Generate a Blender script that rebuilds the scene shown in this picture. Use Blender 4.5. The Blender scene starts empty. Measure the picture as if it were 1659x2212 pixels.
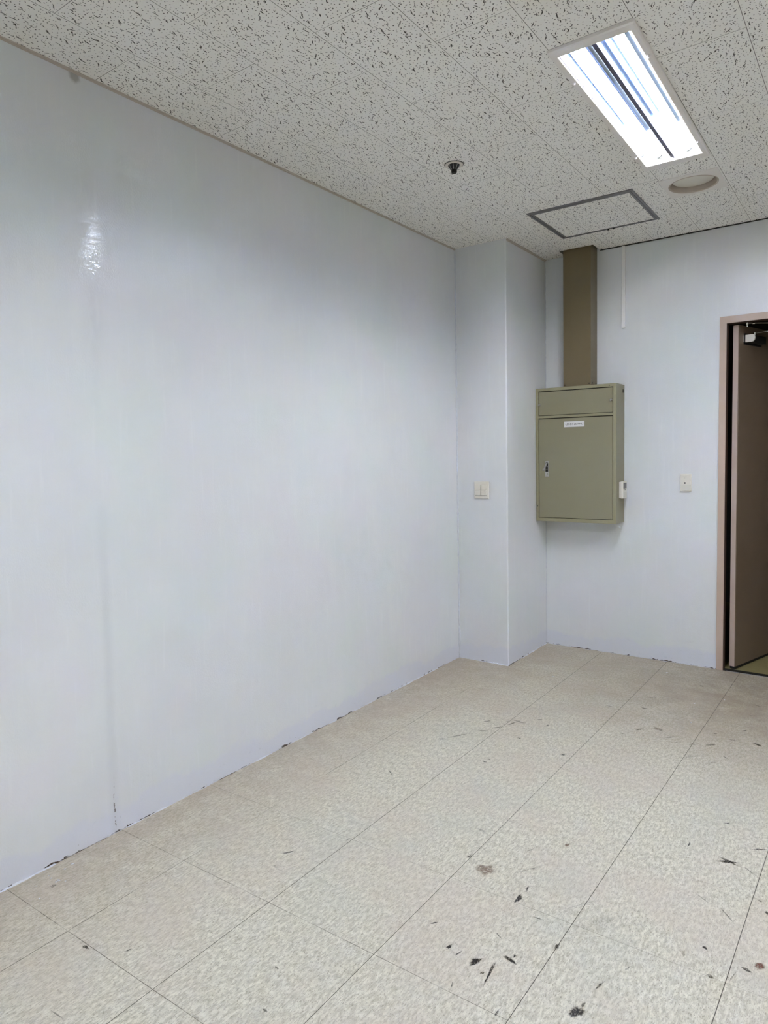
import bpy, bmesh, math, random
from mathutils import Vector, Matrix

# ------------------------------------------------------------------ camera, world, exposure
S = bpy.context.scene
COL = S.collection
CAM = (2.4903, 0.0, 1.5274)
YAW, PITCH, ROLL = 0.62382, -0.061118, -0.018879
cam_data = bpy.data.cameras.new('camera')
cam = bpy.data.objects.new('camera', cam_data)
COL.objects.link(cam)
S.camera = cam
cam_data.sensor_fit = 'HORIZONTAL'
cam_data.sensor_width = 36.0
cam_data.lens = 36.0 * 1468.25 / 1659.0
cam_data.shift_y = -(1106.0 - 1071.98) / 1659.0
cam_data.clip_start = 0.02
cyw, syw = math.cos(YAW), math.sin(YAW)
fw = Vector((-syw, cyw, 0)); rt = Vector((cyw, syw, 0)); up = Vector((0, 0, 1))
f2 = fw * math.cos(PITCH) + up * math.sin(PITCH)
u2 = up * math.cos(PITCH) - fw * math.sin(PITCH)
r3 = rt * math.cos(ROLL) + u2 * math.sin(ROLL)
u3 = u2 * math.cos(ROLL) - rt * math.sin(ROLL)
m = Matrix.Identity(4)
for i in range(3):
    m[i][0], m[i][1], m[i][2], m[i][3] = r3[i], u3[i], -f2[i], CAM[i]
cam.matrix_world = m

world = bpy.data.worlds.new('world')
S.world = world
world.use_nodes = True
world.node_tree.nodes['Background'].inputs[0].default_value = (0.5, 0.55, 0.6, 1)
world.node_tree.nodes['Background'].inputs[1].default_value = 0.0
S.view_settings.view_transform = 'Standard'
S.view_settings.look = 'None'
S.view_settings.gamma = 1.0
S.view_settings.use_curve_mapping = False
S.view_settings.exposure = 1.66
TUBE_STRENGTH = 30.0
TUBE_COLOR = (1.0, 0.985, 0.965)

# ------------------------------------------------------------------ room numbers (metres)
H = 3.0        # ceiling
D = 5.089      # back wall
PX, PY = 0.4027, 4.3917   # pillar side / pillar front
RW, FY = 5.2, -1.9        # right wall, wall behind the camera
DX0, DX1, DZ = 1.637, 2.665, 2.405   # door frame outside
random.seed(7)

# ------------------------------------------------------------------ helpers
def link(name, me, mat=None, parent=None):
    o = bpy.data.objects.new(name, me)
    COL.objects.link(o)
    if mat is not None and me is not None and not me.materials:
        for x in (mat if isinstance(mat, (list, tuple)) else [mat]):
            me.materials.append(x)
    if parent is not None:
        o.parent = parent
    return o

class MB:
    """collects geometry for one mesh"""
    def __init__(s): s.b = bmesh.new()
    def box(s, x0, y0, z0, x1, y1, z1, bev=0.0, seg=2, mi=0, M=None):
        t = bmesh.new()
        bmesh.ops.create_cube(t, size=1)
        for v in t.verts:
            v.co = Vector(((x0 + x1) / 2 + v.co.x * (x1 - x0), (y0 + y1) / 2 + v.co.y * (y1 - y0), (z0 + z1) / 2 + v.co.z * (z1 - z0)))
        if bev > 0:
            bmesh.ops.bevel(t, geom=list(t.edges), offset=bev, segments=seg, affect='EDGES', profile=0.5)
        s.add(t, mi, M); return s
    def add(s, t, mi=0, M=None):
        if M is not None:
            bmesh.ops.transform(t, matrix=M, verts=t.verts)
        for f in t.faces: f.material_index = mi
        me = bpy.data.meshes.new('tmp'); t.to_mesh(me); t.free()
        s.b.from_mesh(me); bpy.data.meshes.remove(me)
    def cyl(s, p0, p1, r0, r1=None, n=24, mi=0, caps=True):
        r1 = r0 if r1 is None else r1
        p0, p1 = Vector(p0), Vector(p1); d = p1 - p0
        t = bmesh.new()
        bmesh.ops.create_cone(t, cap_ends=caps, cap_tris=False, segments=n, radius1=r0, radius2=r1, depth=d.length)
        M = Matrix.Translation((p0 + p1) / 2) @ d.to_track_quat('Z', 'Y').to_matrix().to_4x4()
        s.add(t, mi, M); return s
    def lathe(s, prof, c, n=48, mi=0):
        """prof: (radius, z) list around the vertical axis through c"""
        rings = []
        for r, z in prof:
            rings.append([s.b.verts.new((c[0] + r * math.cos(a * 2 * math.pi / n), c[1] + r * math.sin(a * 2 * math.pi / n), c[2] + z)) for a in range(n)] if r > 1e-6 else [s.b.verts.new((c[0], c[1], c[2] + z))])
        for A, B in zip(rings, rings[1:]):
            for k in range(n):
                k2 = (k + 1) % n
                if len(A) == 1: f = s.b.faces.new((A[0], B[k], B[k2]))
                elif len(B) == 1: f = s.b.faces.new((A[k], A[k2], B[0]))
                else: f = s.b.faces.new((A[k], A[k2], B[k2], B[k]))
                f.material_index = mi
        return s
    def face(s, pts, mi=0):
        f = s.b.faces.new([s.b.verts.new(p) for p in pts]); f.material_index = mi; return s
    def build(s, name, mat, parent=None, smooth=False, orient=True, split=False):
        if orient: bmesh.ops.recalc_face_normals(s.b, faces=s.b.faces)
        me = bpy.data.meshes.new(name); s.b.to_mesh(me); s.b.free()
        if smooth:
            for p in me.polygons: p.use_smooth = True
        if split:
            bb = bmesh.new(); bb.from_mesh(me); bb.faces.ensure_lookup_table(); seen = set(); isl = []
            for f in bb.faces:
                if f.index in seen: continue
                st = [f]; seen.add(f.index); g = []
                while st:
                    q = st.pop(); g.append(q.index)
                    for e in q.edges:
                        for f2 in e.link_faces:
                            if f2.index not in seen: seen.add(f2.index); st.append(f2)
                isl.append(set(g))
            bb.free(); outs = []
            for g in isl:
                bb = bmesh.new(); bb.from_mesh(me); bb.faces.ensure_lookup_table()
                bmesh.ops.delete(bb, geom=[f for f in bb.faces if f.index not in g], context='FACES')
                m2 = bpy.data.meshes.new(name); bb.to_mesh(m2); bb.free()
                outs.append(link(name, m2, mat, parent))
            return outs
        o = link(name, me, mat, parent)
        if smooth:
            try: me.set_sharp_from_angle(angle=math.radians(35))
            except Exception: pass
        return o

def thing(name, label, cat, loc=(0, 0, 0), group=None, kind=None):
    o = bpy.data.objects.new(name, None); COL.objects.link(o)
    o.location = loc; o.empty_display_size = 0.05
    o['label'] = label; o['category'] = cat
    if group: o['group'] = group
    if kind: o['kind'] = kind
    return o

def tag(o, label, cat, group=None):
    o['label'] = label; o['category'] = cat
    if group: o['group'] = group
    return o

def struct(o, label, cat):
    o['kind'] = 'structure'; o['label'] = label; o['category'] = cat
    return o

def rebase(root, children):
    """children were meshed in world space; keep them in place under a root that is not at the origin"""
    for c in children:
        c.matrix_parent_inverse = Matrix.Identity(4)
        c.location = -Vector(root.location)

# ------------------------------------------------------------------ node helper
class N:
    def __init__(s, name):
        s.m = bpy.data.materials.new(name); s.m.use_nodes = True
        s.t = s.m.node_tree; s.n = s.t.nodes; s.l = s.t.links
        s.bsdf = s.n['Principled BSDF']
        s.tc = None
    def obj(s):
        if s.tc is None: s.tc = s.n.new('ShaderNodeTexCoord')
        return s.tc.outputs['Object']
    def set(s, sock, v):
        if hasattr(v, 'is_output'): s.l.new(v, sock)
        else: sock.default_value = v
    def math(s, op, a, b=0.0, c=None, clamp=False):
        x = s.n.new('ShaderNodeMath'); x.operation = op; x.use_clamp = clamp
        s.set(x.inputs[0], a); s.set(x.inputs[1], b)
        if c is not None: s.set(x.inputs[2], c)
        return x.outputs[0]
    def vmath(s, op, a, b=(0, 0, 0)):
        x = s.n.new('ShaderNodeVectorMath'); x.operation = op
        s.set(x.inputs[0], a)
        if op == 'SCALE': s.set(x.inputs['Scale'], b)
        elif op != 'LENGTH': s.set(x.inputs[1], b)
        return x.outputs['Value'] if op in ('LENGTH', 'DISTANCE', 'DOT_PRODUCT') else x.outputs['Vector']
    def map(s, v, loc=(0, 0, 0), rot=(0, 0, 0), sc=(1, 1, 1), typ='POINT'):
        x = s.n.new('ShaderNodeMapping'); x.vector_type = typ
        s.set(x.inputs['Vector'], v)
        if typ != 'NORMAL': x.inputs['Location'].default_value = loc
        x.inputs['Rotation'].default_value = rot; x.inputs['Scale'].default_value = sc
        return x.outputs[0]
    def noise(s, v, scale, detail=2.0, rough=0.5, dist=0.0, col=False):
        x = s.n.new('ShaderNodeTexNoise'); s.set(x.inputs['Vector'], v)
        x.inputs['Scale'].default_value = scale; x.inputs['Detail'].default_value = detail
        x.inputs['Roughness'].default_value = rough; x.inputs['Distortion'].default_value = dist
        return x.outputs['Color' if col else 'Fac']
    def vor(s, v, scale, rnd=1.0, feat='F1'):
        x = s.n.new('ShaderNodeTexVoronoi'); x.feature = feat; x.voronoi_dimensions = '2D'
        s.set(x.inputs['Vector'], v); x.inputs['Scale'].default_value = scale
        x.inputs['Randomness'].default_value = rnd
        return x
    def ss(s, v, a, b, lo=0.0, hi=1.0):
        x = s.n.new('ShaderNodeMapRange'); x.interpolation_type = 'SMOOTHSTEP'
        s.set(x.inputs['Value'], v); s.set(x.inputs['From Min'], a); s.set(x.inputs['From Max'], b)
        x.inputs['To Min'].default_value = lo; x.inputs['To Max'].default_value = hi
        return x.outputs[0]
    def mix(s, f, a, b, mode='MIX'):
        x = s.n.new('ShaderNodeMix'); x.data_type = 'RGBA'; x.blend_type = mode
        s.set(x.inputs[0], f); s.set(x.inputs[6], a if hasattr(a, 'is_output') else (*a, 1)[:4]); s.set(x.inputs[7], b if hasattr(b, 'is_output') else (*b, 1)[:4])
        return x.outputs[2]
    def xyz(s, v):
        x = s.n.new('ShaderNodeSeparateXYZ'); s.set(x.inputs[0], v); return x.outputs
    def comb(s, x_, y_, z_=0.0):
        x = s.n.new('ShaderNodeCombineXYZ'); s.set(x.inputs[0], x_); s.set(x.inputs[1], y_); s.set(x.inputs[2], z_); return x.outputs[0]
    def bump(s, h, strength, dist):
        x = s.n.new('ShaderNodeBump'); x.inputs['Strength'].default_value = strength; x.inputs['Distance'].default_value = dist
        s.set(x.inputs['Height'], h); s.l.new(x.outputs[0], s.bsdf.inputs['Normal'])
    def out(s, col=None, rough=None, metal=None, spec=None):
        if col is not None: s.set(s.bsdf.inputs['Base Color'], col if hasattr(col, 'is_output') else (*col, 1)[:4])
        if rough is not None: s.set(s.bsdf.inputs['Roughness'], rough)
        if metal is not None: s.set(s.bsdf.inputs['Metallic'], metal)
        if spec is not None: s.set(s.bsdf.inputs['Specular IOR Level'], spec)
        return s.m

def plain(name, col, rough=0.5, metal=0.0, spec=0.5, var=0.06, scale=8.0, bump=0.0, bscale=400.0):
    n = N(name)
    f = n.noise(n.obj(), scale, 4, 0.6)
    a = tuple(c * (1 - var) for c in col); b = tuple(min(1, c * (1 + var)) for c in col)
    if bump: n.bump(n.noise(n.obj(), bscale, 2, 0.5), bump, 0.0004)
    return n.out(n.mix(f, a, b), rough, metal, spec)

# ------------------------------------------------------------------ materials
def mat_wall(joint):
    n = N('painted_concrete_with_joint' if joint else 'painted_concrete')
    P = n.obj(); x, y, z = n.xyz(P)
    u = n.math('ADD', x, y)
    big = n.noise(P, 1.3, 3, 0.55)
    streak = n.noise(n.map(P, sc=(6, 6, 0.7)), 3.0, 4, 0.6)
    c = n.mix(n.ss(big, 0.35, 0.65), (0.735, 0.757, 0.766), (0.757, 0.776, 0.770))
    c = n.mix(n.ss(streak, 0.30, 0.75, 0, 0.30), c, (0.705, 0.725, 0.762))
    cn = n.noise(n.vmath('ADD', P, (7, 2, 5)), 2.3, 3, 0.5)
    c = n.mix(n.ss(cn, 0.50, 0.66, 0, 0.70), c, (0.715, 0.770, 0.750))
    c = n.mix(n.ss(cn, 0.34, 0.48, 0.60, 0), c, (0.755, 0.742, 0.775))
    c = n.mix(n.ss(n.noise(n.vmath('ADD', n.map(P, sc=(1, 1, 0.8)), (1, 9, 3)), 1.7, 5, 0.6), 0.36, 0.66, 0.22, 0), c, (0.60, 0.62, 0.63))
    br = n.noise(n.map(P, sc=(14, 14, 1.1)), 3.0, 3, 0.6)
    c = n.mix(n.ss(br, 0.55, 0.75, 0, 0.16), c, (0.86, 0.875, 0.88))
    # hand painted second coat along the foot of the wall
    edge = n.math('ADD', z, n.math('MULTIPLY', n.math('SUBTRACT', n.noise(P, 4.0, 4, 0.6), 0.5), 0.22))
    c = n.mix(n.ss(edge, 0.09, 0.13, 0.80, 0.0), c, (0.68, 0.70, 0.765))
    # scuffs near the foot
    sc = n.noise(n.map(P, sc=(5, 5, 9)), 3.0, 6, 0.7)
    low = n.ss(z, 0.0, 0.35, 1, 0)
    c = n.mix(n.math('MULTIPLY', n.ss(sc, 0.60, 0.72, 0, 0.25), low), c, (0.36, 0.39, 0.44))
    # bare, broken paint line where wall meets floor
    rag = n.noise(n.comb(n.math('MULTIPLY', u, 1.0), z), 9.0, 6, 0.75)
    h = n.ss(rag, 0.42, 0.70, 0.0015, 0.014)
    dark = n.math('LESS_THAN', z, h)
    which = n.ss(n.noise(n.comb(u, 3.3), 5.0, 3, 0.6), 0.47, 0.53)
    c = n.mix(dark, c, n.mix(which, (0.055, 0.035, 0.025), (0.62, 0.64, 0.68)))
    # pits near the foot
    pit = n.noise(n.map(P, sc=(1, 1, 1.5)), 55.0, 3, 0.7)
    c = n.mix(n.math('MULTIPLY', n.ss(pit, 0.70, 0.74), n.ss(z, 0.02, 0.09, 1, 0)), c, (0.13, 0.11, 0.10))
    if joint:
        # old vertical joint at y = 1.535 of the left wall
        wob = n.math('MULTIPLY', n.math('SUBTRACT', n.noise(P, 14.0, 4, 0.6), 0.5), 0.018)
        dj = n.math('ABSOLUTE', n.math('ADD', n.math('SUBTRACT', y, 1.534), wob))
        jl = n.math('MULTIPLY', n.math('LESS_THAN', x, 0.1), n.ss(z, 0.9, 1.5, 1.0, 0.15))
        soft = n.math('MULTIPLY', n.ss(dj, 0.0, 0.035, 0.16, 0.0), jl)
        c = n.mix(soft, c, (0.40, 0.43, 0.47))
        crack = n.math('MULTIPLY', n.ss(dj, 0.002, 0.004, 1, 0), n.math('MULTIPLY', n.ss(pit, 0.50, 0.56), n.ss(z, 0.05, 0.26, 1, 0)))
        c = n.mix(n.math('MULTIPLY', crack, jl), c, (0.10, 0.08, 0.07))
        # grimy spot under the ceiling
        ds = n.vmath('LENGTH', n.map(P, loc=(0, 1.50, 2.985), sc=(1, 0.025, 0.03), typ='TEXTURE'))
        ds = n.math('ADD', ds, n.math('MULTIPLY', n.noise(P, 60, 4, 0.7), 0.9))
        c = n.mix(n.ss(ds, 0.9, 1.6, 0.55, 0), c, (0.17, 0.15, 0.13))
    # roller texture
    rol = n.noise(n.map(P, sc=(1, 1, 0.7)), 170.0, 1, 0.6)
    fine = n.noise(P, 9.0, 1, 0.55)
    hgt = n.math('ADD', n.math('MULTIPLY', rol, 0.5), n.math('MULTIPLY', fine, 2.2))
    n.bump(hgt, 0.38, 0.0024)
    rr = 0.32
    if joint:
        nz = n.ss(n.noise(n.map(P, sc=(1, 1, 0.4)), 26.0, 2, 0.6), 0.30, 0.60, 0.25, 1.0)
        glo = n.math('MULTIPLY', n.ss(dj, 0.0, 0.075, 1.0, 0.0), n.math('MULTIPLY', n.math('LESS_THAN', x, 0.1), n.math('MULTIPLY', n.ss(z, 1.7, 2.2), n.ss(z, 2.5, 2.8, 1, 0))))
        n.set(n.bsdf.inputs['Coat Weight'], n.math('MULTIPLY', glo, nz)); n.bsdf.inputs['Coat Roughness'].default_value = 0.07; n.bsdf.inputs['Coat IOR'].default_value = 1.7
        cb = n.n.new('ShaderNodeBump'); cb.inputs['Strength'].default_value = 0.6; cb.inputs['Distance'].default_value = 0.0015
        n.set(cb.inputs['Height'], n.noise(n.map(P, sc=(1, 0.3, 1.45)), 60.0, 2, 0.6)); n.l.new(cb.outputs[0], n.bsdf.inputs['Coat Normal'])
    return n.out(c, rr, 0.0, 0.5)

def mat_ceiling():
    n = N('fissured_ceiling_tile')
    P = n.obj()
    A = n.map(P, loc=(0.8793, 1.8776, 0), rot=(0, 0, -0.0082), typ='TEXTURE')
    x, y, z = n.xyz(A)
    W, L = 0.3031, 0.604
    cx = n.math('DIVIDE', x, W)
    row = n.math('FLOOR', cx)
    fx = n.math('FRACT', cx)
    par = n.math('MODULO', n.math('ABSOLUTE', row), 2.0)
    ly = n.math('DIVIDE', n.math('ADD', y, n.math('MULTIPLY', par, L / 2)), L)
    fy = n.math('FRACT', ly)
    tid = n.comb(row, n.math('FLOOR', ly))
    wn = n.n.new('ShaderNodeTexWhiteNoise'); wn.noise_dimensions = '2D'; n.l.new(tid, wn.inputs['Vector'])
    rnd = wn.outputs['Value']; rcol = wn.outputs['Color']
    ex = n.math('MULTIPLY', n.math('MINIMUM', fx, n.math('SUBTRACT', 1.0, fx)), W)
    ey = n.math('MULTIPLY', n.math('MINIMUM', fy, n.math('SUBTRACT', 1.0, fy)), L)
    joint_l = n.ss(ex, 0.0007, 0.0016, 1, 0)
    joint_c = n.math('MULTIPLY', n.ss(ey, 0.0008, 0.0016, 1, 0), n.ss(n.noise(P, 2.1, 1), 0.35, 0.6, 0.45, 1.0))
    joint = n.math('MAXIMUM', joint_l, joint_c)
    edge = n.math('MINIMUM', ex, ey)
    clear = n.ss(edge, 0.003, 0.008)
    # each tile gets its own piece of the pattern
    Q = n.vmath('ADD', A, n.vmath('SCALE', rcol, 7.0))
    Q = n.vmath('ADD', Q, n.vmath('SCALE', n.vmath('SUBTRACT', n.noise(Q, 110.0, 2, 0.5, col=True), (0.5, 0.5, 0.5)), 0.0028))
    # pin holes
    def dots(off, scale, keep, r0, r1):
        v = n.vor(n.vmath('ADD', Q, off), scale, 0.85)
        rc = n.xyz(v.outputs['Color'])
        d = n.math('DIVIDE', v.outputs['Distance'], scale)
        rad = n.math('ADD', n.math('MULTIPLY', rc[0], r1 - r0), r0)
        k = n.math('LESS_THAN', rc[1], keep)
        return n.math('MULTIPLY', n.ss(n.math('SUBTRACT', d, rad), -0.0004, 0.0004, 1, 0), k)
    # crawling fissures
    def worms(off, scale, keep, length, width, ang):
        Qo = n.vmath('ADD', Q, off)
        v = n.vor(Qo, scale, 0.75)
        rc = n.xyz(v.outputs['Color'])
        loc = n.vmath('SUBTRACT', Qo, n.vmath('SCALE', v.outputs['Position'], 1.0))
        lx, lyy, lz = n.xyz(loc)
        a = n.math('ADD', n.math('MULTIPLY', n.math('SUBTRACT', rc[0], 0.5), ang), 1.82)
        ca, sa = n.math('COSINE', a), n.math('SINE', a)
        s_ = n.math('ADD', n.math('MULTIPLY', lx, ca), n.math('MULTIPLY', lyy, sa))
        t_ = n.math('SUBTRACT', n.math('MULTIPLY', lyy, ca), n.math('MULTIPLY', lx, sa))
        ph = n.math('MULTIPLY', rc[2], 6.28)
        wv = n.math('MULTIPLY', n.math('SINE', n.math('ADD', n.math('MULTIPLY', s_, 2.3 / length * 1.2), ph)), 0.0016)
        dt = n.math('ABSOLUTE', n.math('SUBTRACT', t_, wv))
        ll = n.math('MULTIPLY', n.math('ADD', n.math('MULTIPLY', rc[1], 0.8), 0.45), length)
        q = n.math('DIVIDE', n.math('ABSOLUTE', s_), ll)
        wd = n.math('MULTIPLY', n.math('SUBTRACT', 1.0, n.math('MULTIPLY', q, q)), width)
        k = n.math('LESS_THAN', n.math('FRACT', n.math('MULTIPLY', rc[2], 7.31)), keep)
        return n.math('MULTIPLY', n.ss(n.math('SUBTRACT', dt, wd), -0.0004, 0.0004, 1, 0), k)
    hole = dots((0, 0, 0), 72.0, 0.82, 0.0013, 0.0026)
    hole = n.math('MAXIMUM', hole, worms((3.1, 1.7, 0), 30.0, 0.62, 0.0105, 0.0016, 1.3))
    hole = n.math('MAXIMUM', hole, worms((9.7, 4.1, 0), 19.0, 0.62, 0.0165, 0.0022, 1.1))
    hole = n.math('MULTIPLY', hole, clear)
    base = n.mix(rnd, (0.90, 0.885, 0.840), (0.925, 0.912, 0.868))
    base = n.mix(n.ss(n.noise(P, 2.2, 3, 0.6), 0.5, 0.75, 0, 0.35), base, (0.90, 0.86, 0.83))
    deep = n.ss(n.noise(Q, 45.0, 2, 0.5), 0.3, 0.6, 0.62, 1.0)
    c = n.mix(n.math('MULTIPLY', hole, deep), base, (0.06, 0.055, 0.048))
    c = n.mix(n.math('MULTIPLY', joint, 0.9), c, (0.16, 0.15, 0.13))
    n.bump(n.noise(P, 260.0, 1, 0.6), 0.35, 0.0010)
    return n.out(c, 0.9, 0.0, 0.2)

MARKS = [(2.084, 2.697, 0.54, 0.0302, 0.008, 0.8), (2.085, 2.703, -0.31, 0.0322, 0.006, 0.6), (1.534, 2.073, 1.48, 0.025, 0.008, 0.9), (1.538, 2.138, 1.76, 0.0169, 0.003, 0.9), (1.55, 1.733, 1.2, 0.0194, 0.01, 0.9), (1.548, 1.729, 1.58, 0.0165, 0.006, 0.9), (1.605, 1.718, 1.71, 0.049, 0.0035, 1), (1.631, 1.797, -0.19, 0.0216, 0.006, 0.8), (1.64, 1.796, -0.45, 0.0084, 0.006, 0.9), (1.637, 1.819, 1.62, 0.0086, 0.003, 0.8), (1.863, 1.723, 1.27, 0.023, 0.014, 0.85), (1.871, 1.757, 1.58, 0.0106, 0.004, 0.6), (1.36, 2.17, 0.48, 0.0275, 0.015, 0.22), (0.686, 1.83, 0.91, 0.0227, 0.004, 0.85), (2.25, 2.189, 0.04, 0.015, 0.011, 0.35), (1.358, 1.806, 0.83, 0.0124, 0.003, 0.9), (1.728, 1.93, 1.61, 0.0135, 0.006, 0.7), (1.51, 2.258, 0.59, 0.0148, 0.002, 0.9), (1.943, 2.738, 1.51, 0.0187, 0.003, 0.8), (2.037, 2.981, 0.73, 0.0151, 0.0025, 0.9), (2.173, 2.851, 0.45, 0.0242, 0.004, 0.8), (1.452, 1.74, 1.18, 0.0084, 0.005, 0.9), (1.455, 1.744, 1.72, 0.0107, 0.004, 0.8), (1.491, 1.733, 1.24, 0.0143, 0.0025, 0.8), (1.588, 1.703, 1.27, 0.0059, 0.004, 0.8), (1.687, 1.598, 1.46, 0.0111, 0.003, 0.8), (1.558, 1.872, -0.52, 0.0146, 0.002, 0.6), (1.536, 1.617, 1.82, 0.0103, 0.002, 0.7), (1.628, 2.017, 0.06, 0.014, 0.0025, 0.7), (1.453, 2.364, 1.02, 0.0178, 0.004, 0.3), (1.556, 2.474, 0.93, 0.0123, 0.006, 0.35), (1.886, 1.851, 1.33, 0.0196, 0.003, 0.6), (1.719, 2.158, -2.19, 0.0714, 0.0015, 0.3), (2.05, 2.423, -0.58, 0.0278, 0.002, 0.5), (2.133, 2.376, -0.86, 0.0312, 0.002, 0.6), (2.158, 2.68, -0.65, 0.0218, 0.0025, 0.5), (2.102, 2.178, 0.07, 0.0069, 0.006, 0.8), (2.22, 2.15, -0.42, 0.0135, 0.006, 0.6), (2.139, 2.063, -0.01, 0.0091, 0.007, 0.5), (2.191, 2.098, 1.36, 0.0283, 0.002, 0.3), (0.735, 3.403, 0.96, 0.0208, 0.005, 0.7), (0.824, 3.359, 0.85, 0.0264, 0.005, 0.6), (0.866, 3.449, 1.19, 0.0259, 0.006, 0.6), (0.877, 3.499, 0.07, 0.0237, 0.005, 0.5), (0.91, 3.493, 0.15, 0.019, 0.004, 0.5), (0.975, 3.587, 0.87, 0.0146, 0.007, 0.6), (1.044, 3.537, 1.21, 0.0085, 0.005, 0.95), (0.651, 3.058, 0.74, 0.0219, 0.009, 0.4), (0.696, 3.141, 1.02, 0.06, 0.006, 0.45), (0.779, 3.273, 0.42, 0.0232, 0.006, 0.45), (0.836, 3.465, 0.07, 0.0099, 0.01, 0.3), (0.984, 3.29, 0.1, 0.0094, 0.004, 0.9), (1.252, 3.224, 0.24, 0.011, 0.008, 0.7), (0.961, 2.937, 0.58, 0.0087, 0.005, 0.8), (0.966, 2.977, 0.58, 0.0064, 0.003, 0.8), (1.416, 4.293, 0.68, 0.0382, 0.004, 0.6), (1.422, 4.082, 0.08, 0.0186, 0.006, 0.7), (1.241, 4.006, 0.28, 0.0161, 0.004, 0.5), (1.624, 4.67, -0.75, 0.0121, 0.008, 0.7), (1.672, 4.613, -0.09, 0.0099, 0.005, 0.7), (1.482, 3.753, 0.75, 0.0217, 0.007, 0.6), (1.566, 3.812, -0.22, 0.0293, 0.015, 0.35), (1.644, 3.735, 0.74, 0.0213, 0.005, 0.6), (1.689, 3.684, -0.01, 0.0132, 0.006, 0.3), (1.762, 3.705, 0.58, 0.0218, 0.008, 0.4), (1.841, 3.75, 0.8, 0.0283, 0.008, 0.5), (2.037, 3.882, -0.29, 0.0213, 0.01, 0.7), (1.833, 3.915, 0.11, 0.0097, 0.005, 0.7), (1.956, 4.039, 0.85, 0.0147, 0.005, 0.6), (1.969, 4.479, -0.24, 0.0133, 0.006, 0.5), (1.963, 4.293, 0.33, 0.0172, 0.004, 0.5), (1.889, 3.544, 0.73, 0.0198, 0.003, 0.5), (1.927, 3.633, -0.86, 0.0186, 0.004, 0.5), (1.925, 3.873, 0.26, 0.0215, 0.01, 0.25), (1.783, 3.545, 0.81, 0.026, 0.01, 0.2), (1.423, 3.648, -0.19, 0.0162, 0.004, 0.4), (1.278, 2.195, 1.26, 0.0126, 0.006, 0.6), (1.236, 2.378, -0.26, 0.0256, 0.007, 0.3), (0.632, 2.59, -0.62, 0.0235, 0.002, 0.8), (0.512, 1.098, 0.19, 0.0131, 0.005, 0.7), (0.124, 1.204, 1.15, 0.0105, 0.007, 0.5), (0.636, 1.166, 1.48, 0.0107, 0.003, 0.6), (1.01, 1.121, 0.13, 0.02, 0.0025, 0.3), (0.69, 0.908, 0.06, 0.027, 0.002, 0.45), (0.712, 1.734, -0.1, 0.0164, 0.005, 0.3), (0.59, 2.183, 0.23, 0.0143, 0.004, 0.3), (0.823, 2.027, 1.27, 0.0108, 0.003, 0.4), (1.071, 1.376, -0.22, 0.0093, 0.0025, 0.7), (1.156, 1.245, -0.18, 0.0086, 0.003, 0.6), (1.933, 1.962, 1.3, 0.0128, 0.0025, 0.5), (2.054, 2.116, -1.06, 0.0117, 0.005, 0.35), (2.212, 2.516, -0.47, 0.0071, 0.005, 0.5), (2.238, 2.461, -0.97, 0.0086, 0.005, 0.7), (1.5, 2.25, 0.99, 0.0924, 0.002, 0.25), (1.902, 2.166, 0.34, 0.024, 0.01, 0.12), (1.797, 2.101, 1.04, 0.0791, 0.02, 0.1), (0.38, 3.002, -0.1, 0.0533, 0.003, 0.2)]

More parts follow.
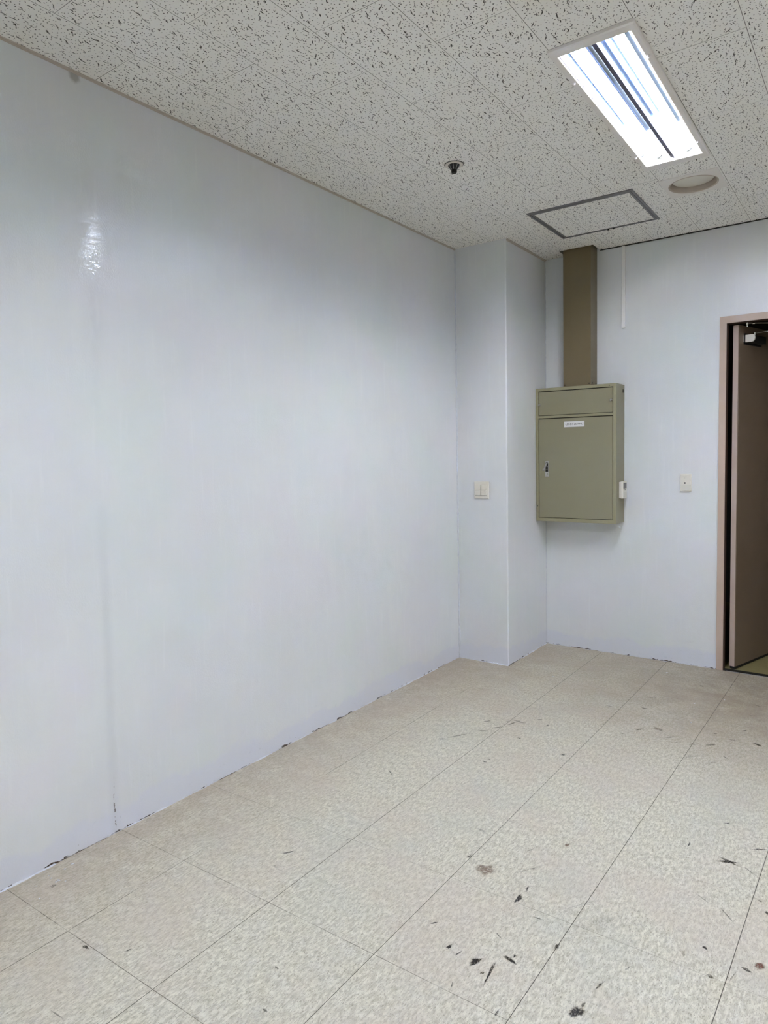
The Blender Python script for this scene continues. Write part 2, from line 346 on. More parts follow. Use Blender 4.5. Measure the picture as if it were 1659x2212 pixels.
def mat_floor():
    n = N('flecked_vinyl_tile')
    P = n.obj(); x, y, z = n.xyz(P)
    # seams: one line each, as laid (slightly out of square)
    wob = n.math('MULTIPLY', n.math('SUBTRACT', n.noise(P, 3.0, 2), 0.5), 0.003)
    y2 = n.math('SUBTRACT', y, 2.0)
    kk = n.math('DIVIDE', n.math('ADD', n.math('SUBTRACT', n.math('SUBTRACT', x, 0.390), wob), n.math('MULTIPLY', y2, 0.0045)), n.math('ADD', n.math('MULTIPLY', y2, 0.0075), 0.4465))
    kf = n.math('FRACT', n.math('ADD', kk, 10.0))
    kd = n.math('MULTIPLY', n.math('MINIMUM', kf, n.math('SUBTRACT', 1, kf)), 0.4465)
    first = n.math('LESS_THAN', n.math('ABSOLUTE', kk), 0.5)      # the first seam from the wall is half worn away
    seam = n.math('MULTIPLY', n.ss(kd, 0.0007, 0.0015, 1, 0), n.math('SUBTRACT', 1.0, n.math('MULTIPLY', first, n.ss(n.noise(P, 3.5, 2), 0.38, 0.55, 0.85, 0))))
    yy = n.math('SUBTRACT', y, n.math('ADD', n.math('MULTIPLY', x, 0.0185), wob))
    ff = n.math('FRACT', n.math('DIVIDE', n.math('SUBTRACT', yy, 1.0985), 0.4615))
    fd = n.math('MULTIPLY', n.math('MINIMUM', ff, n.math('SUBTRACT', 1, ff)), 0.4615)
    near = n.ss(y, 1.2, 2.6, 1.0, 0.35)
    wear = n.math('MULTIPLY', n.ss(n.noise(P, 4.5, 4, 0.65), 0.34, 0.55, 0.35, 1), near)
    cs = n.math('MULTIPLY', n.ss(fd, 0.0006, 0.0013, 1, 0), wear)
    # flecks run along the room
    def fleck(sx, sy, off):
        return n.noise(n.map(n.vmath('ADD', P, off), sc=(sx, sy, 1)), 1.0, 3, 0.62)
    f1 = fleck(150, 54, (0, 0, 0)); f2_ = fleck(82, 32, (5, 3, 0)); f3_ = fleck(300, 105, (9, 1, 0))
    big = n.noise(P, 2.4, 4, 0.6)
    c = n.mix(n.ss(f2_, 0.35, 0.65), (0.480, 0.450, 0.350), (0.665, 0.630, 0.510))
    c = n.mix(n.ss(f1, 0.52, 0.66, 0, 0.55), c, (0.79, 0.755, 0.635))
    c = n.mix(n.ss(f1, 0.34, 0.45, 0.60, 0), c, (0.335, 0.305, 0.240))
    c = n.mix(n.ss(f3_, 0.55, 0.66, 0, 0.65), c, (0.20, 0.175, 0.125))
    c = n.mix(n.ss(big, 0.42, 0.68, 0, 0.40), c, (0.54, 0.455, 0.375))
    c = n.mix(n.ss(n.noise(n.vmath('ADD', P, (4, 4, 0)), 1.9, 3, 0.6), 0.5, 0.7, 0, 0.25), c, (0.43, 0.45, 0.385))
    # trodden dirt towards the door and along the walls
    ddoor = n.vmath('LENGTH', n.map(P, loc=(2.3, 4.7, 0), sc=(1.1, 1.0, 1), typ='TEXTURE'))
    dirt = n.math('MULTIPLY', n.ss(ddoor, 0.2, 1.7, 1, 0), n.ss(n.noise(P, 7.0, 5, 0.65), 0.25, 0.65, 0.35, 1.0))
    c = n.mix(n.math('MULTIPLY', dirt, 0.62), c, (0.17, 0.13, 0.09))
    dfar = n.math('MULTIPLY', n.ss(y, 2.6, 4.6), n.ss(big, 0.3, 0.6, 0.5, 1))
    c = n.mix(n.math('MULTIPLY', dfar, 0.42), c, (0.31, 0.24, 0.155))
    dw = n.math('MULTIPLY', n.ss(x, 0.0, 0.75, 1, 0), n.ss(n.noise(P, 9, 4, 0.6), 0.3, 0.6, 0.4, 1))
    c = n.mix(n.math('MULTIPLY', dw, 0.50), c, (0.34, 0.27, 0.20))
    # dark edge where the tile was cut at the walls
    # small random scuffs
    sp = n.noise(n.map(P, sc=(70, 34, 1)), 1.0, 2, 0.4)
    pl = n.ss(n.noise(P, 2.0, 2), 0.45, 0.7, 0.2, 1)
    c = n.mix(n.math('MULTIPLY', n.ss(sp, 0.745, 0.765, 0, 0.7), pl), c, (0.07, 0.06, 0.05))
    c = n.mix(n.math('MULTIPLY', seam, 0.95), c, (0.05, 0.042, 0.032))
    c = n.mix(n.math('MULTIPLY', cs, 0.95), c, (0.10, 0.085, 0.065))
    n.bump(n.math('ADD', n.math('MULTIPLY', f1, 0.35), n.noise(P, 6.0, 1)), 0.22, 0.0012)
    rr = n.ss(n.noise(P, 8.0, 4, 0.6), 0.3, 0.7, 0.42, 0.60)
    return n.out(c, rr, 0.0, 0.35)

def mat_scuff():
    n = N('rubber_scuff')
    at = n.n.new('ShaderNodeAttribute'); at.attribute_name = 'wear'; at.attribute_type = 'GEOMETRY'
    tint = n.n.new('ShaderNodeAttribute'); tint.attribute_name = 'tint'; tint.attribute_type = 'GEOMETRY'
    P = n.obj()
    spk = n.ss(n.noise(n.map(P, sc=(1, 0.6, 1)), 190.0, 4, 0.65), 0.34, 0.56, 0.25, 1)
    a = n.math('MULTIPLY', at.outputs['Fac'], spk)
    n.out(tint.outputs['Color'], 0.6, 0.0, 0.2)
    n.set(n.bsdf.inputs['Alpha'], a)
    return n.m
M_SCUFF = mat_scuff()
M_WALL = mat_wall(False)
M_WALL_J = mat_wall(True)
M_CEIL = mat_ceiling()
M_FLOOR = mat_floor()
M_OLIVE = plain('olive_enamel', (0.250, 0.232, 0.148), 0.42, 0, 0.45, 0.06, 3.0, 0.15, 300)
M_OLIVE2 = plain('olive_enamel_frame', (0.285, 0.268, 0.165), 0.42, 0, 0.45, 0.05, 5.0, 0.15, 300)
M_DUCT = plain('brown_olive_enamel', (0.158, 0.122, 0.062), 0.40, 0, 0.45, 0.06, 4.0, 0.15, 300)
M_BLACK = plain('black_gap', (0.006, 0.006, 0.006), 0.7)
M_DARK = plain('dark_metal', (0.035, 0.034, 0.034), 0.5, 0.6)
M_CHROME = plain('chrome', (0.62, 0.61, 0.58), 0.22, 1.0)
M_STEEL = plain('worn_steel', (0.30, 0.29, 0.27), 0.35, 0.8)
M_PLATE = plain('white_label_plate', (0.74, 0.73, 0.72), 0.4)
M_INK = plain('black_ink', (0.02, 0.02, 0.025), 0.6)
M_IVORY = plain('ivory_plastic', (0.76, 0.73, 0.65), 0.35, 0, 0.4, 0.02)
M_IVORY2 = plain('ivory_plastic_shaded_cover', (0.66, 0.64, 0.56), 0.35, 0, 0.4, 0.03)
M_TRUNK = plain('painted_trunking', (0.84, 0.84, 0.82), 0.45, 0, 0.4, 0.04)
M_FRAME = plain('taupe_door_frame_paint', (0.50, 0.385, 0.305), 0.45, 0, 0.4, 0.07, 6.0, 0.2, 120)
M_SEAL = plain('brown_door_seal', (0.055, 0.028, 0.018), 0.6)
M_LEAF = plain('taupe_door_leaf_in_shade', (0.165, 0.118, 0.078), 0.45, 0, 0.4, 0.10, 5.0, 0.2, 120)  # same paint as the frame, darkened: shade on the open leaf is in the colour
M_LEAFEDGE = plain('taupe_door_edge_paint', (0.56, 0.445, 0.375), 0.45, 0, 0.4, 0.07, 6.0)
M_ALU = plain('grey_aluminium', (0.20, 0.20, 0.215), 0.38, 0.4, 0.5, 0.05)
M_ALU_L = plain('light_aluminium', (0.42, 0.42, 0.44), 0.35, 0.4, 0.5, 0.05)
M_LAMPFRAME = plain('lamp_frame_white', (0.84, 0.81, 0.78), 0.5, 0, 0.4, 0.02)
M_CREAM = plain('cream_end_plate', (0.62, 0.60, 0.48), 0.45)
M_REFL = plain('mirror_reflector', (0.55, 0.68, 0.95), 0.07, 1.0, 0.5, 0.02)
M_RIDGE = plain('dark_reflector_ridge', (0.10, 0.10, 0.17), 0.35, 0.5)
M_DLPLATE = plain('downlight_plate_white', (0.82, 0.79, 0.745), 0.5, 0, 0.4, 0.02)
M_DLRING = plain('downlight_wall', (0.50, 0.43, 0.36), 0.35, 0.2, 0.5, 0.04)
M_DLDISC = plain('downlight_frosted_disc', (0.74, 0.72, 0.64), 0.5, 0, 0.4, 0.02)
M_LCD = plain('lcd_grey', (0.16, 0.165, 0.175), 0.25)
M_TRIM = plain('ceiling_edge_angle', (0.55, 0.50, 0.44), 0.5, 0, 0.4, 0.10, 20)
M_CAULK = plain('white_caulk', (0.62, 0.65, 0.70), 0.40, 0, 0.4, 0.10, 60, 0.4, 90)
M_SPRK = plain('sprinkler_cup_dark', (0.03, 0.03, 0.035), 0.35, 0.6)
M_SPRK_RIB = plain('sprinkler_rib_grey', (0.36, 0.36, 0.38), 0.35, 0.7)
M_SPRK_RING = plain('sprinkler_plate_cream', (0.70, 0.66, 0.60), 0.45)
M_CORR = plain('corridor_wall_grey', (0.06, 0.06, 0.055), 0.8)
M_OLIVEFLOOR = plain('olive_corridor_vinyl', (0.24, 0.205, 0.09), 0.45, 0, 0.4, 0.15, 25)
def mat_tube():
    n = N('lit_fluorescent_tube')
    n.out((0.9, 0.9, 0.9), 0.4)
    n.bsdf.inputs['Emission Color'].default_value = (*TUBE_COLOR, 1)
    n.bsdf.inputs['Emission Strength'].default_value = TUBE_STRENGTH
    return n.m
M_TUBE = mat_tube()

# ------------------------------------------------------------------ structure
def cells(xs, ys, holes, z0, z1, top=True):
    """flat slab made of rectangles between xs and ys, with rectangular holes left open"""
    X = sorted(set(xs + [h[0] for h in holes] + [h[2] for h in holes]))
    Y = sorted(set(ys + [h[1] for h in holes] + [h[3] for h in holes]))
    b = bmesh.new(); vd = {}
    def v(x, y, z):
        k = (round(x, 5), round(y, 5), z)
        if k not in vd: vd[k] = b.verts.new((x, y, z))
        return vd[k]
    solid = lambda i, j: 0 <= i < len(X) - 1 and 0 <= j < len(Y) - 1 and not any(h[0] - 1e-6 <= X[i] and X[i + 1] <= h[2] + 1e-6 and h[1] - 1e-6 <= Y[j] and Y[j + 1] <= h[3] + 1e-6 for h in holes)
    for i in range(len(X) - 1):
        for j in range(len(Y) - 1):
            if not solid(i, j): continue
            x0, x1, y0, y1 = X[i], X[i + 1], Y[j], Y[j + 1]
            b.faces.new((v(x0, y0, z0), v(x0, y1, z0), v(x1, y1, z0), v(x1, y0, z0)))
            b.faces.new((v(x0, y0, z1), v(x1, y0, z1), v(x1, y1, z1), v(x0, y1, z1)))
            if not solid(i - 1, j): b.faces.new((v(x0, y0, z0), v(x0, y0, z1), v(x0, y1, z1), v(x0, y1, z0)))
            if not solid(i + 1, j): b.faces.new((v(x1, y0, z0), v(x1, y1, z0), v(x1, y1, z1), v(x1, y0, z1)))
            if not solid(i, j - 1): b.faces.new((v(x0, y0, z0), v(x1, y0, z0), v(x1, y0, z1), v(x0, y0, z1)))
            if not solid(i, j + 1): b.faces.new((v(x0, y1, z0), v(x0, y1, z1), v(x1, y1, z1), v(x1, y1, z0)))
    return b

def from_bm(b, name, mat):
    bmesh.ops.recalc_face_normals(b, faces=b.faces)
    me = bpy.data.meshes.new(name); b.to_mesh(me); b.free()
    return link(name, me, mat)

FX = [(1.6405, 3.1415), (1.6405, 0.14), (3.46, 3.1415), (3.46, 0.14)]   # the seen fixture, then three unseen ones added to light the room evenly
holes = [(x - 0.135, y - 0.63, x + 0.135, y + 0.63) for x, y in FX]
DL = (1.647, 4.175)
holes.append((DL[0] - 0.14, DL[1] - 0.14, DL[0] + 0.14, DL[1] + 0.14))
holes.append((0.574, 4.928, 0.830, D))          # notch round the cable duct
HATCH = (0.717, 4.030, 1.355, 4.645)
holes.append(HATCH)
struct(from_bm(cells([0.0, RW], [FY, D], holes, H, H + 0.016), 'ceiling', M_CEIL), 'suspended ceiling of off-white fissured mineral tiles', 'ceiling')

b = MB(); b.box(-0.0, FY, -0.10, RW, D + 0.004, 0.0)
M = b.b
wl = M.loops.layers.float.new('wear'); tl = M.loops.layers.float_color.new('tint')
rs = random.Random(11)
SPOTS = [(2.249, 2.188, 0.014, (0.22, 0.11, 0.085), 0.85), (1.555, 2.474, 0.010, (0.30, 0.20, 0.16), 0.7), (1.364, 2.156, 0.034, (0.33, 0.25, 0.20), 0.55), (1.375, 4.832, 0.010, (0.8, 0.82, 0.84), 1), (0.753, 4.345, 0.007, (0.8, 0.82, 0.84), 1), (1.787, 4.48, 0.006, (0.8, 0.82, 0.84), 1), (1.65, 4.318, 0.006, (0.8, 0.82, 0.84), 1), (1.694, 4.0, 0.007, (0.8, 0.82, 0.84), 0.8)] + [(0.05 + 0.13 * rs.random(), 1.12 + 0.2 * rs.random(), 0.003 + 0.004 * rs.random(), (0.8, 0.82, 0.84), 0.9) for _ in range(9)]
zz = 0.0002
def blob(mx, my, ang, hl, hw, dk, colr, rough):
    global zz
    zz += 0.000002
    n_ = 26; ca, sa = math.cos(ang), math.sin(ang); ph = rs.random() * 6; k1 = rs.choice((3, 4, 5)); k2 = rs.choice((7, 9, 11))
    def ringv(f, soft=False):
        out = []
        for i in range(n_):
            a = 2 * math.pi * i / n_
            j = 1 + rough * (0.45 * math.sin(k1 * a + ph) + 0.30 * math.sin(k2 * a + 2 * ph)) + rough * 0.5 * (rnds[i] - 0.5)
            lx, ly_ = hl * f * j * math.cos(a) * (1 + 0.10 * math.sin(a * 2 + ph)), hw * f * j * math.sin(a) + hw * 0.5 * math.sin(2.2 * math.cos(a) + ph) * rough
            out.append(M.verts.new((mx + ca * lx - sa * ly_, my + sa * lx + ca * ly_, zz)))
        return out
    rnds = [rs.random() for _ in range(n_)]
    A_, B_ = ringv(0.72), ringv(1.18)
    f = M.faces.new(A_); f.material_index = 1
    for l in f.loops: l[wl] = dk; l[tl] = (*colr, 1)
    for i in range(n_):
        i2 = (i + 1) % n_
        f = M.faces.new((A_[i], A_[i2], B_[i2], B_[i])); f.material_index = 1
        for l in f.loops: l[wl] = dk if l.vert in (A_[i], A_[i2]) else 0.0; l[tl] = (*colr, 1)
for (mx, my, ang, hl, hw, dk) in MARKS: blob(mx, my, ang, hl, hw, min(1, dk * 1.15), (0.04, 0.038, 0.038) if dk > 0.45 else (0.13, 0.10, 0.075), 0.34)
for (bx, by, br, bc, st) in SPOTS: blob(bx, by, rs.random() * 3, br, br * 0.8, st, bc, 0.3)
struct(b.build('floor', [M_FLOOR, M_SCUFF], orient=False), 'worn beige flecked vinyl tile floor with scuff marks', 'floor')
b = MB(); b.box(-0.15, FY, 0.0, 0.0, D, H + 0.15)
struct(b.build('wall_left', M_WALL_J), 'long pale blue-grey painted wall on the left', 'wall')
# back wall with door opening
b = MB()
b.box(PX - 0.2, D, 0, DX0 + 0.01, D + 0.16, H + 0.15)
b.box(DX0 + 0.01, D, DZ - 0.01, DX1 - 0.01, D + 0.16, H + 0.15)
b.box(DX1 - 0.01, D, 0, RW, D + 0.16, H + 0.15)
struct(b.build('wall_back', M_WALL), 'pale blue-grey end wall with cabinet and doorway', 'wall')
b = MB()
t = bmesh.new(); bmesh.ops.create_cube(t, size=1)
for v in t.verts: v.co = Vector((v.co.x * PX + PX / 2, PY + (v.co.y + 0.5) * (D - PY), (v.co.z + 0.5) * (H + 0.01)))
e = [e for e in t.edges if all(abs(v.co.x - PX) < 1e-5 and abs(v.co.y - PY) < 1e-5 for v in e.verts)]
bmesh.ops.bevel(t, geom=e, offset=0.010, segments=4, affect='EDGES', profile=0.5)
b.add(t)
struct(b.build('wall_pillar', M_WALL), 'pale blue-grey square pillar boxed into the corner', 'pillar')
b = MB(); b.box(RW, FY, 0, RW + 0.15, D, H + 0.15)
struct(b.build('wall_right', M_WALL), 'pale wall on the right, out of frame', 'wall')
b = MB(); b.box(-0.15, FY - 0.15, 0, RW + 0.15, FY, H + 0.15)
struct(b.build('wall_front', M_WALL), 'pale wall behind the camera, out of frame', 'wall')

# ceiling edge angles
def trimobj(name, boxes, mat, label):
    b = MB()
    for bx in boxes: b.box(*bx)
    struct(b.build(name, mat), label, 'trim')
trimobj('trim_1', [(0.0, FY, H - 0.004, 0.010, PY - 0.002, H - 0.0005), (0.0, FY, H - 0.009, 0.002, PY - 0.002, H - 0.004)], M_TRIM, 'thin edge angle between left wall and ceiling')
trimobj('trim_2', [(PX, PY + 0.01, H - 0.006, PX + 0.013, D, H - 0.001), (PX, PY + 0.01, H - 0.012, PX + 0.0025, D, H - 0.006)], M_TRIM, 'thin edge angle on the pillar side under the ceiling')
trimobj('trim_3', [(0.832, D - 0.010, H - 0.006, RW, D, H - 0.001)], M_DARK, 'thin dark shadow joint above the end wall')
# irregular caulk beads in the inner corners
def bead(name, x, y, z0, z1, r, label, dirx=1):
    rnd = random.Random(int(x * 1000) + 3)
    b = bmesh.new(); prev = None; nz = 150; k = 6
    for i in range(nz + 1):
        z = z0 + (z1 - z0) * i / nz
        rr = r * (0.55 + 0.75 * rnd.random())
        if rnd.random() < 0.06: rr *= 0.3
        ring = [b.verts.new((x + 0.0005 + rr * math.cos(a * math.pi / 2 / (k - 1) ), y - 0.0005 - rr * math.sin(a * math.pi / 2 / (k - 1)), z)) for a in range(k)]
        if prev:
            for j in range(k - 1): b.faces.new((prev[j], prev[j + 1], ring[j + 1], ring[j]))
        prev = ring
    me = bpy.data.meshes.new(name); b.to_mesh(me); b.free()
    struct(link(name, me, M_CAULK), label, 'trim')
bead('trim_4', 0.0, PY, 0.0, 2.97, 0.0085, 'rough white caulk bead between left wall and pillar')
bead('trim_5', PX, D, 0.0, 2.97, 0.0035, 'thin caulk bead between pillar and end wall')
# ragged cement lip at the foot of the walls
def lip(name, pts, label):
    rnd = random.Random(len(name) + int(pts[1][1] * 10)); b = bmesh.new()
    (x0, y0), (x1, y1), nrm = pts[0], pts[1], pts[2]
    L = math.hypot(x1 - x0, y1 - y0); n = int(L / 0.008); prev = None; w = 0.004; gap = False; run = 0
    for i in range(n + 1):
        t_ = i / n; x = x0 + (x1 - x0) * t_; y = y0 + (y1 - y0) * t_
        run -= 1
        if run <= 0: gap = rnd.random() < 0.33; run = rnd.randint(6, 30)
        w = max(0.0012, min(0.0085, w + rnd.uniform(-0.0016, 0.0016))); 
        if gap: w = min(w, rnd.uniform(0.0015, 0.0045))
        h = w * rnd.uniform(0.4, 0.8)
        ring = [b.verts.new((x - nrm[0] * 0.002, y - nrm[1] * 0.002, h)), b.verts.new((x + nrm[0] * w * 0.6, y + nrm[1] * w * 0.6, h * 0.85)), b.verts.new((x + nrm[0] * w, y + nrm[1] * w, 0.0002))]
        if prev:
            for j in range(2): b.faces.new((prev[j], prev[j + 1], ring[j + 1], ring[j])).material_index = 1 if (gap and rnd.random() < 0.9) else 0
        prev = ring
    bmesh.ops.recalc_face_normals(b, faces=b.faces)
    me = bpy.data.meshes.new(name); b.to_mesh(me); b.free()
    struct(link(name, me, [M_CAULK, M_DARKLIP]), label, 'baseboard')
M_DARKLIP = plain('grimy_lip', (0.06, 0.045, 0.035), 0.8)
lip('baseboard_left', ((0, 0.2), (0, PY), (1, 0)), 'ragged painted lip along the foot of the left wall')
lip('baseboard_pillar', ((PX, PY), (PX, D), (1, 0)), 'ragged painted lip at the foot of the pillar side')
lip('baseboard_pillar_front', ((0, PY), (PX, PY), (0, -1)), 'ragged painted lip at the foot of the pillar front')
lip('baseboard_back', ((PX, D), (DX0, D), (0, -1)), 'ragged painted lip along the foot of the end wall')

# ------------------------------------------------------------------ doorway and corridor beyond
b = MB(); b.box(0.9, D + 0.004, -0.10, 4.2, 7.4, -0.001)
struct(b.build('floor_corridor', M_OLIVEFLOOR), 'olive vinyl floor beyond the doorway', 'floor')
b = MB()
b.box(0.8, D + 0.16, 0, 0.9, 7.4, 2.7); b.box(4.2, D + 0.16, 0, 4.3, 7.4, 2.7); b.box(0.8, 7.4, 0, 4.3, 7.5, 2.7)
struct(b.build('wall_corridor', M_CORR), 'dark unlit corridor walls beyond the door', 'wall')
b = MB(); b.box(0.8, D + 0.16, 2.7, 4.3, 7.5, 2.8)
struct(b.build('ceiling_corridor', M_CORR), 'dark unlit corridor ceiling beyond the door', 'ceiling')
b = MB(); b.box(1.679, D - 0.004, -0.002, DX1 - 0.042, D + 0.045, 0.003); 
struct(b.build('trim_6', M_BLACK), 'dark threshold strip under the door', 'trim')
b = MB(); b.box(1.70, D - 0.012, 0.0, DX1 - 0.042, D - 0.004, 0.002)
struct(b.build('trim_7', M_ALU_L), 'thin pale metal edge in front of the threshold', 'trim')

door = thing('door_1', 'taupe steel door standing open into the dark corridor', 'door', (DX0, D, 0), kind='structure')
def under(o, root):
    o.parent = root; o.location = -Vector(root.location) if root.parent is None else (0, 0, 0); return o
b = MB()
fy0, fy1 = D - 0.008, D + 0.062
t = cells([DX0, DX1], [0.0, DZ], [(DX0 + 0.042, 0.0, DX1 - 0.042, DZ - 0.045)], fy0, fy1)
for v in t.verts: v.co = Vector((v.co.x, v.co.z, v.co.y))
under(from_bm(t, 'door_frame', M_FRAME), door)
t = cells([DX0, DX1], [0.0, DZ], [(DX0 + 0.022, 0.0, DX1 - 0.022, DZ - 0.024)], fy1, D + 0.165)
for v in t.verts: v.co = Vector((v.co.x, v.co.z, v.co.y))
under(from_bm(t, 'frame_rebate', M_FRAME), door)
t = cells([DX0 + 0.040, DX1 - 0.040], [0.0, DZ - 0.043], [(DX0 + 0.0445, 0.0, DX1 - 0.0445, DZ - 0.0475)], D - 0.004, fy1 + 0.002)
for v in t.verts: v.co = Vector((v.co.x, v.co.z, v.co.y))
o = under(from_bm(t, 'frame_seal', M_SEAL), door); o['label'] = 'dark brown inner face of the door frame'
E1 = Vector((1.7085, 5.1520, 0)); du = Vector((0.2974, 0.9548, 0)); dn = Vector((0.9548, -0.2974, 0))
LM = Matrix(((du.x, dn.x, 0, E1.x), (du.y, dn.y, 0, E1.y), (0, 0, 1, 0), (0, 0, 0, 1)))
b = MB(); b.box(0.0006, 0, 0.020, 0.90, 0.040, 2.350, 0.0012, 1, M=LM)
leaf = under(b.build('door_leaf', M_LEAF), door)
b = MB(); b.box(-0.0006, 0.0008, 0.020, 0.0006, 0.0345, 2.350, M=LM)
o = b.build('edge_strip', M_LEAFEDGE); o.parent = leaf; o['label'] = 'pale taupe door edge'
b = MB(); b.box(0.003, 0.004, 0.003, 0.895, 0.037, 0.020, M=LM)  # black strip paints the shadow in the gap under the leaf
o = b.build('bottom_gap_shade', M_BLACK); o.parent = leaf; o['label'] = 'black strip standing in for the shadowed gap under the door'
# closer on the leaf
b = MB(); b.box(0.075, 0.042, 2.238, 0.30, 0.082, 2.288, 0.004, 2, M=LM); b.box(0.062, 0.040, 2.225, 0.315, 0.0435, 2.30, M=LM)
closer = under(b.build('door_closer', M_DARK), door); closer['label'] = 'dark door closer body'
b = MB()
t = bmesh.new()
pr = [(0.050, -0.024), (0.094, -0.024)] + [(0.094 + 0.018 * math.sin(a), -0.024 * math.cos(a)) for a in [math.pi * k / 10 for k in range(1, 10)]] + [(0.094, 0.024), (0.050, 0.024)]
fr = [t.verts.new((0.064, q[0], 2.262 + q[1])) for q in pr]; bk = [t.verts.new((0.0745, q[0], 2.262 + q[1])) for q in pr]
t.faces.new(fr); t.faces.new(bk[::-1])
for i in range(len(pr)): t.faces.new((fr[i], fr[(i + 1) % len(pr)], bk[(i + 1) % len(pr)], bk[i]))
b.add(t, M=LM)
o = b.build('end_cap', M_IVORY); o.parent = closer; o['label'] = 'pale grey rounded end cap'
b = MB(); b.box(0.048, 0.0405, 2.240, 0.058, 0.046, 2.285, M=LM)
o = b.build('mounting_tab', M_CHROME); o.parent = closer; o['label'] = 'bright metal tab'
b = MB()
pin = LM @ Vector((0.17, 0.062, 2.290)); elbow = Vector((2.13, 5.235, 2.315)); shoe = Vector((1.797, 5.115, 2.352))
b.cyl(pin, pin + Vector((0, 0, 0.02)), 0.010, n=16)
b.cyl(pin + Vector((0, 0, 0.015)), elbow, 0.003, n=12)
b.cyl(elbow + Vector((0, 0, 0.014)), shoe, 0.0042, n=12)
b.cyl(elbow + Vector((0, 0, -0.006)), elbow + Vector((0, 0, 0.022)), 0.010, n=16)
b.lathe([(0, 0.010), (0.008, 0.008), (0.0095, 0.0), (0.008, -0.010), (0.004, -0.016), (0.0035, -0.024), (0, -0.026)], shoe, 20)
q = shoe + (elbow - shoe).normalized() * 0.045
b.cyl(shoe + (q - shoe) * 0.7, q, 0.0065, n=12)
o = b.build('closer_arm', M_CHROME, smooth=True); o.parent = closer; o['label'] = 'slim bright metal arm with ball joint'

# ------------------------------------------------------------------ fluorescent fixtures
def make_fixture(x, y, label, proto=None):
    root = thing('fluorescent_ceiling_light', label, 'ceiling light', (x, y, H), 'twin tube ceiling lights')
    if proto:
        def cp(src, par):
            for ch in src.children:
                c = ch.copy(); COL.objects.link(c); c.parent = par; cp(ch, c)
        cp(proto, root); return root
    # frame: bevelled ring under the ceiling
    hw, hl = 0.1575, 0.6635; iw0, iw1, il0, il1 = -0.1295, 0.1335, -0.622, 0.600
    b = MB(); bb = b.b
    def ring(z, dx0, dx1, dy0, dy1): return [bb.verts.new(p) for p in ((dx0, dy0, z), (dx1, dy0, z), (dx1, dy1, z), (dx0, dy1, z))]
    R = [ring(0.0, -hw, hw, -hl, hl), ring(-0.009, -hw, hw, -hl, hl), ring(-0.014, -hw + 0.005, hw - 0.005, -hl + 0.005, hl - 0.005), ring(-0.015, iw0 - 0.002, iw1 + 0.002, il0 - 0.002, il1 + 0.002), ring(-0.013, iw0, iw1, il0, il1), ring(0.012, iw0 - 0.001, iw1 + 0.001, il0 - 0.001, il1 + 0.001)]
    for A, B in zip(R, R[1:]):
        for k in range(4): bb.faces.new((A[k], A[(k + 1) % 4], B[(k + 1) % 4], B[k]))
    b.build('frame', M_LAMPFRAME, root)
    b = MB()
    for sx, sy in ((-0.1455, -0.415), (-0.1455, 0.45), (0.1455, -0.43), (0.1455, 0.45)):
        b.lathe([(0, -0.0225), (0.005, -0.022), (0.0075, -0.019), (0.008, -0.0135)], (sx, sy, 0), 20)
    b.build('frame_knob', M_LAMPFRAME, root, smooth=True, split=True)
    # housing and reflector
    b = MB()
    hv = [b.b.verts.new((sx * 0.1345, sy * 0.6295, z)) for z in (0.002, 0.10) for sx, sy in ((-1, -1), (1, -1), (1, 1), (-1, 1))]
    b.b.faces.new(hv[4:])
    for k in range(4): b.b.faces.new((hv[k], hv[(k + 1) % 4], hv[4 + (k + 1) % 4], hv[4 + k]))
    b.build('housing', M_LAMPFRAME, root)
    def prof(c): return [(c - 0.0615, -0.006), (c - 0.050, 0.034), (c - 0.030, 0.078), (c + 0.030, 0.078), (c + 0.050, 0.034), (c + 0.0575, -0.002)]
    for c in (-0.065, 0.0685):
        b = MB(); p = prof(c); ya, yb = -0.612, 0.600
        for A, B in zip(p, p[1:]): b.face([(A[0], ya, A[1]), (B[0], ya, B[1]), (B[0], yb, B[1]), (A[0], yb, A[1])])
        b.build('reflector', M_REFL, root, orient=False)
    b = MB(); b.box(-0.0085, -0.618, -0.006, 0.0085, 0.585, 0.004); b.box(-0.1295, -0.618, -0.008, -0.1265, 0.600, 0.004)
    for o in b.build('reflector_ridge', M_RIDGE, root, split=True): o['label'] = 'dark strip beside the reflector'
    b = MB()
    for yy, s_ in ((-0.618, 1), (0.603, -1)):
        b.box(-0.129, yy - 0.002, -0.010, 0.133, yy + 0.002, 0.098)
        o = b.build('end_plate', M_CREAM, root); b = MB()
        for c in (-0.065, 0.0685):
            for sx in (-1, 1):   # folded corner gussets
                b.face([(c + sx * 0.062, yy, -0.008), (c + sx * 0.050, yy - 0.0 + s_ * 0.030, 0.030), (c + sx * 0.020, yy + s_ * 0.002, 0.030)])
        b.build('gusset', M_CREAM, o, split=True); b = MB()
    for c in (-0.069, 0.0735):
        o = MB().cyl((c, -0.592, 0.026), (c, 0.578, 0.026), 0.0150, n=32).build('tube', M_TUBE, root, smooth=True)
        b = MB()
        for y0, y1 in ((-0.604, -0.592), (0.578, 0.590)):
            b.cyl((c, y0, 0.026), (c, y1, 0.026), 0.0165, n=24)
        b.build('tube_cap', M_DARK, o, split=True)
        b = MB()
        for y0, y1 in ((-0.616, -0.604), (0.590, 0.601)): b.box(c - 0.016, y0, 0.012, c + 0.016, y1, 0.060, 0.003)
        b.build('socket', M_CREAM, root, split=True)
    return root
F0 = make_fixture(*FX[0], 'lit twin tube recessed ceiling light in a white frame')
make_fixture(*FX[1], 'lit twin tube ceiling light added behind the camera, near the left wall, out of frame', F0)
make_fixture(*FX[2], 'lit twin tube ceiling light added unseen right of the frame, level with the visible one', F0)
make_fixture(*FX[3], 'lit twin tube ceiling light added behind the camera, near the right wall, out of frame', F0)

